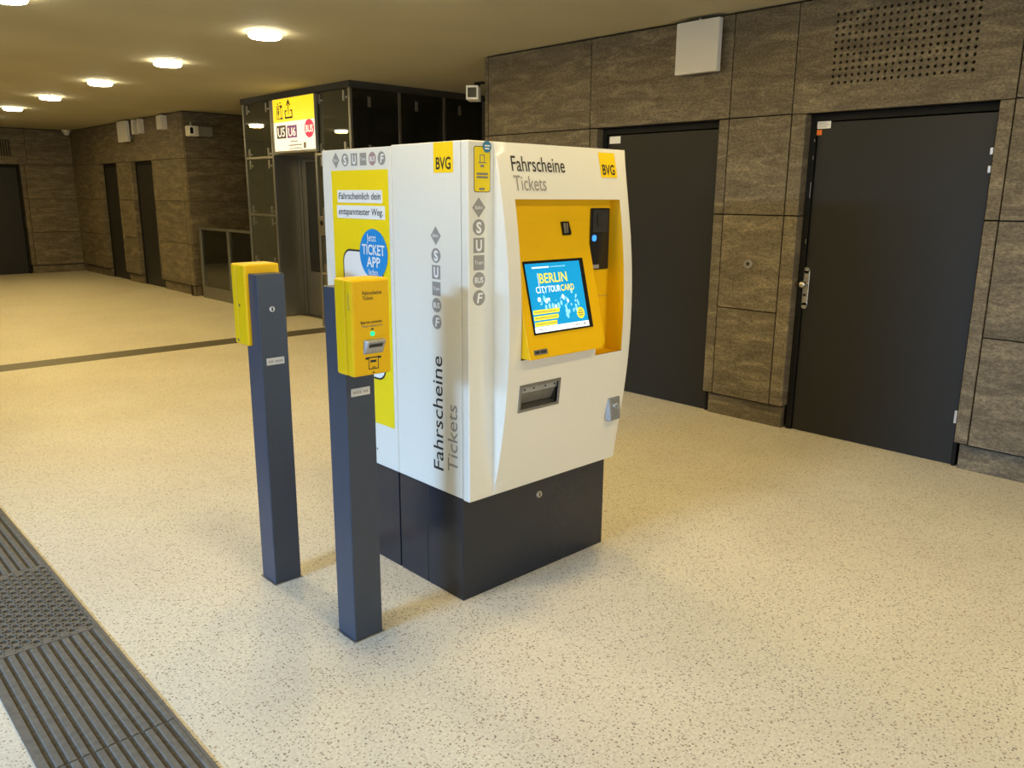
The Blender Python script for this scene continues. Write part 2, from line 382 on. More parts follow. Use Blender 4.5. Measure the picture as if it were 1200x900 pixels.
# ---------------------------------------------------------------- doors
def door(name, P, u0, u1, handle=None, hinge_side=None, zt=ZL-.005, dd=.075):
    F = MB()
    def bx(q, a0, a1, z0, z1, d0, d1, b=.002):
        A = P(a0, z0, d0); B = P(a1, z1, d1); q.box(A[0], B[0], A[1], B[1], A[2], B[2], b=b)
    e = .002
    bx(F, u0+e, u0+.022, 0, zt, dd, dd+.06); bx(F, u1-.042, u1-e, 0, zt, dd, dd+.06); bx(F, u0+.022, u1-.042, zt-.045, zt, dd, dd+.06)
    bx(F, u0+e, u1-e, 0, zt, dd+.075, dd+.09)
    fr = struct(F.build(name, 'doorframe'))
    L_ = MB(); bx(L_, u0+.026, u1-.048, .006, zt-.052, dd+.012, dd+.055, .003)
    lf = L_.build('door_leaf', 'door', fr)
    return fr, lf, bx
d1, leaf1, bx = door('door_1', PR, -.73, .40)
DF = WX+.075
pl = MB(); pl.box(WX+.079, WX+.088, .318, .362, .882, 1.122, b=.004)
for zz in (.882, 1.122): pl.cyl((0, .34, zz), .0215, 'x', WX+.088, WX+.079, 20)
hp = pl.build('handle_plate', 'steel', leaf1); hp['label'] = 'brushed steel handle plate'
kb = MB(); kb.cyl((0, .34, 1.03), .012, 'x', WX+.08, WX+.045, 16)
bm = bmesh.new(); bmesh.ops.create_uvsphere(bm, u_segments=20, v_segments=12, radius=.026)
kb.bm(bm, Matrix.Translation((WX+.035, .34, 1.03)), True); kb.build('knob', 'steel', hp)
kh = MB(); kh.cyl((0, .342, .955), .010, 'x', WX+.0795, WX+.0765, 14); kh.build('keyhole', 'black', hp)
q = MB(); q.box(WX+.083, WX+.0875, .268, .362, 2.040, 2.085); o = q.build('label_sticker', 'paper', leaf1); o['label'] = 'white printed sticker at the door top'
m1 = lambda u, v, w_: (WX+.0825-w_, -u, v)
q = MB()
for k in range(3): q.poly(rect(-.352, -.295 if k != 1 else -.28, 2.073-.012*k, 2.076-.012*k), m1, 0, .001)
q.build('print_lines', 'inkgrey', o)
q = MB(); q.box(WX+.083, WX+.0875, .325, .362, 2.000, 2.033); q.build('orange_sticker', 'orange', leaf1)
for (z0, z1) in ((1.845, 1.885), (1.745, 1.785), (.27, .35)):
    q = MB(); q.box(WX+.060, WX+.0755, -.712, -.694, z0, z1, b=.003); q.build('hinge', 'steel', d1)
for (z0, z1) in ((1.96, 1.975), (1.845, 1.87), (1.60, 1.70), (1.30, 1.33)):
    q = MB(); q.box(WX+.0735, WX+.0755, .362, .366, z0, z1); q.build('edge_striker', 'steel', d1)
d2, leaf2, _ = door('door_2', PR, 1.05, 2.185)
q = MB(); q.box(WX+.083, WX+.0875, 2.01, 2.12, 2.015, 2.070); q.build('label_sticker', 'paper', leaf2)
for nm, a, b_ in (('door_3', 11.955, 12.945), ('door_4', 13.715, 14.66)):
    dx, lx, _ = door(nm, PR, a, b_)
    k = MB(); k.cyl((0, a+.11, 1.02), .016, 'x', WX+.087, WX+.05, 14, b=.003); k.build('knob', 'steel', lx)
door('door_5', PB(YF), 1.15, 2.28)

# ---------------------------------------------------------------- ceiling lamps
def make_lamp():
    t = thing('ceiling_light', (1.3, 3.94, H), 'nearest of the round glowing ceiling lights in the row', 'ceiling light', 'round ceiling lights in a row')
    q = MB(); q.cyl((1.3, 3.94, 0), .134, 'z', H-.001, H-.006, 40, b=.003); q.build('trim_ring', 'ceiling', t)
    q = MB()
    prof = [(.120, .006), (.124, .012), (.125, .028), (.121, .037), (.111, .043), (.09, .046), (.05, .048), (.0, .0485)]
    n = 40; vs_ = []
    for (r, d) in prof:
        for i in range(n): vs_.append((1.3+r*math.cos(2*PI*i/n), 3.94+r*math.sin(2*PI*i/n), H-d))
    q.add(vs_, [[j*n+i, j*n+(i+1) % n, (j+1)*n+(i+1) % n, (j+1)*n+i] for j in range(len(prof)-1) for i in range(n)], True)
    q.build('lens', 'lens', t)
    for k in range(2):
        a = .8+PI*k; s = MB(); s.cyl((1.3+.128*math.cos(a), 3.94+.128*math.sin(a), 0), .004, 'z', H-.005, H-.008, 10); s.build('screw', 'satin', t)
    return t
lamp0 = make_lamp()
lab = {3.94: None, 5.93: 'second ceiling light from the front of the glowing row', 7.92: 'third ceiling light from the front, the middle of the five big ones',
       9.95: 'fourth ceiling light from the front of the glowing row', 11.95: 'fifth ceiling light from the front, at the left edge of the photo',
       13.95: 'sixth ceiling light, farthest along the row'}
LY = [3.94, 5.93, 7.92, 9.95, 11.95, 13.95]
for y in (1.95, -.05, -2.05):
    lab[y] = {1.95: 'ceiling light of the glowing row that only just shows at the top edge', -.05: 'ceiling light before the machine front, outside the photo', -2.05: 'ceiling light nearest the camera, outside the photo'}[y]
    LY.append(y)
for y in LY:
    if y != 3.94:
        c = copy_tree(lamp0); c.location = (1.3, y, H); c['label'] = lab[y]
    area('lamp_light', (1.3, y, H-.055), (1.3, y, 0), .24, .24, LAMP_W, LAMP_COL, 'DISK')
for k in range(8):                      # the parallel row, left of the photograph (mirrored in the lift glass)
    y = -2.05+2.0*k
    c = copy_tree(lamp0); c.location = (-.46, y, H); c['label'] = 'round ceiling light of the parallel row left of the photo'; c['group'] = 'round ceiling lights of the parallel row'
    area('lamp_light', (-.46, y, H-.055), (-.46, y, 0), .24, .24, LAMP_W*(.62 if k < 3 else .75), (1, .76, .36) if k < 3 else LAMP_COL, 'DISK')

# ================================================================ ticket machine
T = thing('ticket_machine', (.43, .455, 0), 'white ticket machine with yellow touchscreen recess on a dark plinth', 'ticket machine')
MW, MD, ZP, ZTOP, YD = .866, .909, .438, 1.791, -.041
# plinth: two carcasses with a gap, the front one with a side panel seam
q = MB(); q.box(.001, .853, .001, .2300, 0.0, ZP, b=.003); q.box(.001, .853, .2315, .4235, 0.0, ZP, b=.003)
pf = q.build('plinth', 'plinth', T)
q = MB(); q.cyl((.424, 0, .352), .0155, 'y', .003, -.006, 20, b=.002); lk = q.build('lock', 'steel', pf)
q = MB(); q.box(.4215, .4265, -.0075, -.005, .343, .361); q.build('key_slot', 'black', lk)
q = MB(); q.box(.001, .853, .4315, MD, 0.0, ZP, b=.003); q.build('plinth', 'plinth', T)
q = MB(); q.box(.02, .83, .42, .435, .01, ZP); q.build('gap_filler', 'gap', T)
# cabinets
q = MB(); q.box(0, MW, .001, .4255, ZP, ZTOP, b=.004); cf = q.build('front_cabinet', 'white', T)
q = MB(); q.box(0, MW, .4285, MD+.041, ZP, ZTOP-.004, b=.004); cr = q.build('rear_cabinet', 'white', T)
q = MB(); q.box(.01, MW-.01, .42, .435, ZP+.01, ZTOP-.012); q.build('seal', 'inkgrey', T)
# door slab with the curved front panel on it
q = MB(); q.box(0, MW, YD, -.0015, ZP-.004, ZTOP, b=.005); fd = q.build('front_door', 'white', T)
ZC, ZH, BUL = (ZTOP+ZP)/2, (ZTOP-ZP)/2, .087
def by(z):
    t = min(1.0, abs((z-ZC)/ZH)); return YD-BUL*(1-t*t)
def bulge_panel(name, sign, openings):
    """the curved panel; openings (x0,x1,z0,z1) are cut through it"""
    q = MB()
    xs = [.124, .126]+[o[0] for o in openings]+[o[1] for o in openings]
    xr = [MW-.030*(1-math.sin(PI/2*k/6)) for k in range(7)]
    xs = sorted(set(xs+xr+[.3, .5, .7]))
    zs = sorted(set([ZP+(ZTOP-ZP)*k/44 for k in range(45)]+[o[2] for o in openings]+[o[3] for o in openings]))
    def yy(x, z):
        y = by(z)
        if x > MW-.030:
            k = (x-(MW-.030))/.030; y += min(.030, abs(y-YD)*.6)*(1-math.sqrt(max(0, 1-k*k)))
        if x < .1255: y += min(.002, abs(y-YD)*.5)
        return y
    def pos(x, y, z): return (x, y, z) if sign > 0 else (x, MD-y, z)
    ins = lambda x0, x1, z0, z1: any(o[0]-1e-6 <= x0 and x1 <= o[1]+1e-6 and o[2]-1e-6 <= z0 and z1 <= o[3]+1e-6 for o in openings)
    for x0, x1 in zip(xs, xs[1:]):
        for z0, z1 in zip(zs, zs[1:]):
            if not ins(x0, x1, z0, z1):
                q.add([pos(x0, yy(x0, z0), z0), pos(x1, yy(x1, z0), z0), pos(x1, yy(x1, z1), z1), pos(x0, yy(x0, z1), z1)], [[0, 1, 2, 3]], True)
    yb = YD+.004
    for x in (xs[0], xs[-1]):
        for z0, z1 in zip(zs, zs[1:]):
            q.add([pos(x, yy(x, z0), z0), pos(x, yy(x, z1), z1), pos(x, yb, z1), pos(x, yb, z0)], [[0, 1, 2, 3]])
    for o in openings:                      # thickness of the sheet around each opening
        for z0, z1 in zip(zs, zs[1:]):
            if o[2]-1e-6 <= z0 and z1 <= o[3]+1e-6:
                for x in (o[0], o[1]):
                    if all(ins(x+d-1e-4, x+d+1e-4, z0, z1) for d in (-.001, .001)): continue
                    q.add([pos(x, yy(x, z0), z0), pos(x, yy(x, z1), z1), pos(x, yy(x, z1)+.006, z1), pos(x, yy(x, z0)+.006, z0)], [[0, 1, 2, 3]])
        for x0, x1 in zip(xs, xs[1:]):
            if o[0]-1e-6 <= x0 and x1 <= o[1]+1e-6:
                for z in (o[2], o[3]):
                    q.add([pos(x0, yy(x0, z), z), pos(x1, yy(x1, z), z), pos(x1, yy(x1, z)+.006, z), pos(x0, yy(x0, z)+.006, z)], [[0, 1, 2, 3]])
    return q
RX0, RX1, RZ0, RZ1, RXM, RZM = .189, .792, .952, 1.588, .622, .987        # the yellow recess
SX0, SX1, SZ0, SZ1 = .193, .418, .777, .885         # the ticket tray
q = bulge_panel('front_panel', 1, [(RX0, RXM, RZM, RZ1), (RXM, RX1, RZ0, RZ1), (SX0, SX1, SZ0, SZ1)])
def merged(q, name, m, parent):
    o = q.build(name, m, parent, fixn=False)
    bm = bmesh.new(); bm.from_mesh(o.data); bmesh.ops.remove_doubles(bm, verts=bm.verts, dist=1e-5)
    bmesh.ops.recalc_face_normals(bm, faces=bm.faces)
    for e in bm.edges:
        if len(e.link_faces) == 2 and e.calc_face_angle(0) > .6: e.smooth = False
    bm.to_mesh(o.data); bm.free(); return o
fp = merged(q, 'front_panel', 'white', T)
q = bulge_panel('back_panel', -1, [])
merged(q, 'back_panel', 'white', T)

# --- recess lining
YB = -.0435
q = MB()
nz = 14
def quad(q, a, b, c, d): q.add([a, b, c, d], [[0, 1, 2, 3]])
quad(q, (RX0, YB, RZ0), (RX1, YB, RZ0), (RX1, YB, RZ1), (RX0, YB, RZ1))
for k in range(nz):
    z0, z1 = RZ0+(RZ1-RZ0)*k/nz, RZ0+(RZ1-RZ0)*(k+1)/nz
    for x, xb in ((RX0, RX0), (RX1, RX1-.012)):
        if x == RX0 and z0 < RZM-.02: continue
        quad(q, (x, by(z0)+.0005, z0), (x, by(z1)+.0005, z1), (xb, YB+.0002, z1), (xb, YB+.0002, z0))
quad(q, (RXM, by(RZ0), RZ0), (RX1, by(RZ0), RZ0), (RX1, YB, RZ0), (RXM, YB, RZ0))
quad(q, (RX0, by(RZM), RZM), (RXM, by(RZM), RZM), (RXM, YB, RZM), (RX0, YB, RZM))
quad(q, (RXM, by(RZ0), RZ0), (RXM, by(RZM), RZM), (RXM, YB, RZM), (RXM, YB, RZ0))
quad(q, (RX0, by(RZ1), RZ1), (RX1, by(RZ1), RZ1), (RX1, YB, RZ1), (RX0, YB, RZ1))
rec = q.build('recess', 'yellow', T, fixn=False)
q = MB(); q.box(.64, .785, YB-.0006, YB, 1.185, 1.1865); q.build('panel_seam', 'inkgrey', rec)
# --- console: the wedge that carries the touch screen
CX0, CX1, CZ0, CZ1 = .1905, .632, .994, 1.50
CY0 = by(CZ0)-.050
SL = (YB-.0005-CY0)/(CZ1-CZ0)
def cy(z): return CY0+SL*(z-CZ0)
q = MB()
vs_ = [(CX0, CY0, CZ0), (CX1-.03, CY0, CZ0), (CX1, cy(CZ0+.03), CZ0+.022), (CX1, YB, CZ1), (CX0, YB, CZ1),
       (CX0, YB, CZ0), (CX1-.03, YB, CZ0), (CX1, YB, CZ0+.022)]
q.add(vs_, [[0, 1, 2, 3, 4], [0, 4, 5], [0, 5, 6, 1], [1, 6, 7, 2], [2, 7, 3], [5, 4, 3, 7, 6]])
con = q.build('console', 'yellow', T, bevel=.003)
nrm = Vector((0, -1, -SL)).normalized(); upv = Vector((0, SL, 1)).normalized()
def map_con(u, v, w_):      # u = x, v = z on the slanted face
    return Vector((u, cy(v), v))+nrm*w_*-1*(-1) if False else Vector((u, cy(v), v))+Vector((0, -1, SL)).normalized()*w_
q = MB(); q.poly(rect(.232, .570, 1.083, 1.357), map_con, -.004, .0022); scr = q.build('touch_screen', 'black', con)
q = MB(); q.poly(rect(.240, .546, 1.090, 1.347), map_con, .0022, .0028); dis = q.build('display', 'screen_blue', scr)
def lmap(f, w1): return lambda u, v, w_: f(u, v, w_+w1)
mc = lmap(map_con, .0029)
q = MB(); q.poly(rect(.240, .546, 1.090, 1.111), mc, 0, .0003); q.build('menu_bar', 'screen_white', dis)
lettering([('BERLIN', .305, 1.272, .155, .036, .012, 0), ], mc, 'screen_yellow', dis, 'headline')
lettering([('CITY', .278, 1.236, .062, .024, .012, 0), ('TOUR', .343, 1.236, .070, .024, .012, 0)], mc, 'screen_white', dis, 'headline')
lettering([('CARD', .416, 1.236, .076, .024, .012, 0)], mc, 'screen_yellow', dis, 'headline')
q = MB()
rr = random.Random(3)
for k in range(15):
    a = .275+.0062*k; q.poly(rect(a, a+.005, 1.328, 1.334), mc, 0, .0003)
q.poly(rect(.298, .3005, 1.258, 1.310), mc, 0, .0003)
q.build('small_print', 'screen_white', dis)
q = MB()
for k in range(14):
    a = .375+.0062*k; q.poly(rect(a, a+.004, 1.329, 1.333), mc, 0, .0003)
q.build('small_print', 'screen_pale', dis)
q = MB()
for k in range(46):
    u = rr.uniform(.285, .505); v = 1.195+rr.gauss(0, .017)-(u-.40)*.10
    r_ = rr.choice((.0025, .003, .004, .006)); q.poly(circle(u, v, r_, 8, r_*rr.uniform(.8, 2.2)), mc, 0, .0003)
for k in range(7):
    u = rr.uniform(.41, .45); v = rr.uniform(1.135, 1.18); q.poly(circle(u, v, .005, 8, .008), mc, 0, .0003)
q.build('map_graphic', 'screen_pale', dis)
q = MB()
for (u, v, r_) in ((.288, 1.212, .009), (.325, 1.203, .008), (.372, 1.180, .007), (.420, 1.214, .008), (.445, 1.196, .006), (.34, 1.21, .006)): q.poly(circle(u, v, r_, 10), mc, 0, .0004)
q.build('map_graphic', 'screen_white', dis)
q = MB()
for k, (a, b_) in enumerate(((.2425, .390), (.2425, .380), (.2425, .368))):
    v = 1.166-.0225*k; q.poly([(a, v-.008), (b_-.006, v-.008), (b_, v), (b_-.003, v+.008), (a+.003, v+.008)], mc, 0, .0003)
q.build('offer_stripe', 'screen_yellow', dis)
q = MB()
for k in range(3):
    for i in range(14):
        a = .251+.0085*i; q.poly(rect(a, a+.0055, 1.1635-.0225*k, 1.168-.0225*k), lmap(mc, .0003), 0, .0003)
q.build('small_print', 'picto', dis)
q = MB(); q.poly(circle(.507, 1.144, .022, 30), mc, 0, .0003); bd = q.build('price_badge', 'screen_yellow', dis)
q = MB()
for k, (a, b_) in enumerate(((.497, .517), (.491, .523), (.495, .519))): q.poly(rect(a, b_, 1.151-.009*k, 1.1555-.009*k), lmap(mc, .0004), 0, .0003)
q.build('small_print', 'picto', dis)
q = MB()
for a, b_ in ((.452, .456), (.466, .471), (.474, .479), (.484, .490), (.499, .503), (.515, .526)): q.poly(rect(a, b_, 1.098, 1.104), lmap(mc, .0003), 0, .0003)
q.poly(rect(.250, .300, 1.099, 1.1015), lmap(mc, .0003), 0, .0003)
q.build('small_print', 'inkgrey', dis)
# coin slot emblem and label plate on the console
q = MB(); q.box(.462, .508, YB-.008, YB, 1.452, 1.505, b=.003)
o = MB()
o.poly([(.478, 1.448), (.520, 1.448), (.526, 1.456), (.520, 1.500), (.478, 1.500)], map_con, -.002, .007); cs = o.build('coin_slot', 'black', con)
q = MB(); q.poly([(.484, 1.455), (.493, 1.455), (.500, 1.494), (.486, 1.494)], map_con, .007, .0085); q.poly([(.498, 1.456), (.506, 1.456), (.512, 1.494), (.504, 1.494)], map_con, .007, .0085); q.build('slot_lips', 'steel', cs)
q = MB(); q.poly(rrect(.216, .288, 1.010, 1.029, .003), map_con, -.001, .0015); lp = q.build('label_plate', 'satin', con)
q = MB()
for i in range(10):
    if i != 4: q.poly(rect(.222+.006*i, .2265+.006*i, 1.015, 1.024), map_con, .0015, .002)
q.build('small_print', 'ink', lp)
# card reader
mf = map_front(YB)
q = MB(); q.poly(rrect(.656, .772, 1.300, 1.553, .006), mf, 0, .007); cdr = q.build('card_reader', 'black', rec)
q = MB(); q.poly(rrect(.666, .762, 1.455, 1.545, .005), mf, .007, .009); q.poly(rrect(.690, .738, 1.485, 1.530, .006), mf, .009, .014); q.build('reader_mouth', 'rubber', cdr)
q = MB(); q.poly(rrect(.664, .690, 1.418, 1.444, .011), mf, .007, .009); q.build('blue_glow', 'glow_blue', cdr)  # glowing patch in place of the blue reflection on the black plate
q = MB(); q.poly(rect(.662, .712, 1.305, 1.321), mf, .007, .008); q.build('label_sticker', 'picto', cdr)
# ticket tray
ym = by(.83)
mt = lambda u, v, w_: (u, by(v)-w_, v)
q = MB(); F = .011
for a in ((SX0-.002, SX1+.002, SZ1-F, SZ1+.002), (SX0-.002, SX1+.002, SZ0-.002, SZ0+F), (SX0-.002, SX0+F, SZ0+F, SZ1-F), (SX1-F, SX1+.002, SZ0+F, SZ1-F)):
    q.poly(rect(*a), mt, -.012, .004)
tr = q.build('ticket_tray', 'satin', T, bevel=.0015)
q = MB(); quad(q, (SX0+F, by(SZ0)+.002, SZ0+F), (SX1-F, by(SZ0)+.002, SZ0+F), (SX1-F, YD-.003, SZ0+.035), (SX0+F, YD-.003, SZ0+.035))
quad(q, (SX0+F, YD-.003, SZ0+.03), (SX1-F, YD-.003, SZ0+.03), (SX1-F, YD-.003, SZ1-F), (SX0+F, YD-.003, SZ1-F))
for x in (SX0+F, SX1-F): quad(q, (x, by(SZ0), SZ0+F), (x, YD-.003, SZ0+F), (x, YD-.003, SZ1-F), (x, by(SZ1), SZ1-F))
q.build('tray_pocket', 'satin', tr, fixn=False)
q = MB(); q.poly(rect(SX0+F, SX1-F, SZ1-.034, SZ1-F), mt, -.012, -.006); fl = q.build('flap_hinge', 'zinc', tr)
q = MB(); q.add([(SX0+F+.002, by(.87)+.014, SZ1-.036), (SX1-F-.002, by(.87)+.014, SZ1-.036), (SX1-F-.002, by(.8)+.030, SZ0+.024), (SX0+F+.002, by(.8)+.030, SZ0+.024)], [[0, 1, 2, 3]]); q.build('flap', 'flap', tr, fixn=False)
for u in (.225, .275, .340, .392):
    q = MB(); q.poly(circle(u, SZ1-.021, .0035, 10), mt, -.006, -.004); q.build('rivet', 'black', fl)
# lock cover at the lower right of the door
q = MB(); yl = by(.70)
q.add([(.736, yl+.004, .640), (.818, yl+.004, .640), (.818, yl+.004, .742), (.736, yl+.004, .742),
       (.745, yl-.024, .640), (.818, yl-.018, .640), (.818, yl-.010, .742), (.742, yl-.012, .742)],
      [[0, 1, 2, 3], [4, 5, 6, 7], [0, 1, 5, 4], [1, 2, 6, 5], [2, 3, 7, 6], [3, 0, 4, 7]])
lc = q.build('lock_cover', 'zinc', T, bevel=.003)
q = MB(); q.cyl((.782, 0, .705), .016, 'y', yl-.012, yl-.026, 20, b=.002); kn = q.build('key_lock', 'steel', lc)
q = MB(); q.box(.778, .786, yl-.034, yl-.025, .690, .720, b=.002); q.build('key_tongue', 'steel', kn)

# --- prints
def put(name, m, parent, polys, mp, w0=.0002, w1=.0007):
    q = MB()
    for p in polys: q.poly(p, mp, w0, w1)
    return q.build(name, m, parent)
def pictogram(kind, cu, cv, s, mp, parent, m='picto'):
    """s = full size; mp maps u right, v up"""
    if kind == 'Bahn':
        o = put('pictogram', m, parent, [[(cu, cv-s*.62), (cu+s*.54, cv), (cu, cv+s*.62), (cu-s*.54, cv)]], mp)
        lettering([('Bahn', cu-s*.30, cv-s*.10, s*.60, s*.22, .0, 0)], mp, 'paper', o, w0=.0009)
    elif kind == 'S':
        o = put('pictogram', m, parent, [circle(cu, cv, s*.5)], mp); lettering([('S', cu-s*.22, cv-s*.34, s*.44, s*.68, .035, 0)], mp, 'paper', o, w0=.0009)
    elif kind == 'U':
        o = put('pictogram', m, parent, [rect(cu-s*.45, cu+s*.45, cv-s*.47, cv+s*.47)], mp); lettering([('U', cu-s*.25, cv-s*.33, s*.50, s*.68, .035, 0)], mp, 'paper', o, w0=.0009)
    elif kind == 'Tram':
        o = put('pictogram', m, parent, [rect(cu-s*.45, cu+s*.45, cv-s*.47, cv+s*.47)], mp); lettering([('Tram', cu-s*.36, cv-s*.10, s*.72, s*.24, .0, 0)], mp, 'paper', o, w0=.0009)
    elif kind == 'BUS':
        o = put('pictogram', m, parent, [circle(cu, cv, s*.5)], mp); lettering([('BUS', cu-s*.36, cv-s*.18, s*.72, s*.36, .02, 0)], mp, 'paper', o, w0=.0009)
    else:
        o = put('pictogram', m, parent, [circle(cu, cv, s*.5)], mp); lettering([('F', cu-s*.18, cv-s*.32, s*.40, s*.62, .02, .18)], mp, 'paper', o, w0=.0009)
    return o
ml, mu = map_left(0.0), map_up(0.0)
# front cabinet, left side
o = put('logo_plate', 'logo_yellow', cf, [rect(-.155, -.040, 1.681, 1.789)], ml); lettering([('BVG', -.140, 1.694, .086, .043, .02, 0)], ml, 'ink', o, w0=.0009)
for k, z in zip(('Bahn', 'S', 'U', 'Tram', 'BUS', 'F'), (1.452, 1.378, 1.315, 1.252, 1.189, 1.124)): pictogram(k, -.148, z, .056, ml, cf)
lettering([('Fahrscheine', .524, .119, .466, .062, .004, 0)], mu, 'ink', cf)
lettering([('Tickets', .536, .030, .275, .060, .004, 0)], mu, 'picto', cf)
# rear cabinet, left side: poster
for k, y in zip(('Bahn', 'S', 'U', 'Tram', 'BUS', 'F'), (.835, .762, .692, .624, .557, .491)): pictogram(k, -y, 1.743, .053, ml, cr, 'pictopink' if k == 'BUS' else 'picto')
po = put('poster', 'poster', cr, [rect(-.876, -.449, .628, 1.700)], ml)
def lift(f, k): return lambda u, v, w_: f(u, v, w_+k)
mp1 = lift(ml, .0007)
put('slogan_strip', 'paper', po, [rect(-.832, -.493, 1.567, 1.619), rect(-.840, -.476, 1.502, 1.556)], mp1)
lettering([('Fahrscheinlich dein', -.820, 1.582, .314, .027, .008, .12), ('entspanntester Weg.', -.826, 1.518, .336, .027, .008, .12)], lift(ml, .0016), 'ink', po)
ph = put('phone_outline', 'ink', po, [rrect(-.806, -.500, .826, 1.372, .055)], mp1)
put('phone_face', 'paper', ph, [rrect(-.798, -.508, .834, 1.364, .048)], lift(ml, .0013))
bc = put('app_roundel', 'blue', po, [circle(-.567, 1.360, .103, 48)], lift(ml, .0020))
lettering([('Jetzt', -.612, 1.412, .068, .030, .0, 0), ('TICKET', -.650, 1.357, .166, .042, .02, 0), ('APP', -.618, 1.306, .100, .042, .02, 0), ('laden', -.606, 1.274, .070, .024, .0, 0)], lift(ml, .0030), 'paper', bc)
put('small_print', 'inkgrey', cr, [rect(-.590-.012*k, -.582-.012*k, .503, .512) for k in range(8)], ml)
# front strip: sticker and pictograms
mfs = map_front(YD)
st = put('sticker', 'ink', fd, [rrect(.028, .106, 1.612, 1.772, .010)], mfs)
s2 = put('sticker_face', 'poster', st, [rrect(.0305, .1035, 1.6145, 1.7695, .009)], lift(mfs, .0006))
put('sticker_print', 'inkgrey', st, [rect(.055, .058, 1.716, 1.742), rect(.075, .078, 1.716, 1.742), rect(.055, .078, 1.740, 1.743), rect(.048, .085, 1.714, 1.717), rect(.058, .075, 1.700, 1.708),
     rect(.040, .094, 1.673, 1.680), rect(.040, .094, 1.661, 1.668), rect(.052, .078, 1.620, 1.627)], lift(mfs, .0014))
rb = put('round_sticker', 'blue2', fd, [circle(.089, 1.771, .020, 30, .0205)], lift(mfs, .0024))
put('round_sticker_print', 'paper', rb, [rect(.077, .102, 1.772, 1.777), rect(.078, .099, 1.762, 1.767)], lift(mfs, .0032))
for k, z in zip(('Bahn', 'S', 'U', 'Tram', 'BUS', 'F'), (1.558, 1.488, 1.423, 1.360, 1.297, 1.231)): pictogram(k, .051, z, .058, mfs, fd)
# curved panel: title and logo
mb = lambda u, v, w_: (u, by(v)-w_, v)
lettering([('Fahrscheine', .193, 1.690, .285, .054, .006, 0)], mb, 'ink', fp, w0=.0012)
lettering([('Tickets', .194, 1.620, .168, .054, .004, 0)], mb, 'picto', fp, w0=.0012)
q = MB(); q.sheet(.690, .792, 1.676, 1.7755, mb, .0002, .0010, 1, 8); o = q.build('logo_plate', 'logo_yellow', fp)
lettering([('BVG', .703, 1.688, .076, .040, .02, 0)], mb, 'ink', o, w0=.0016)

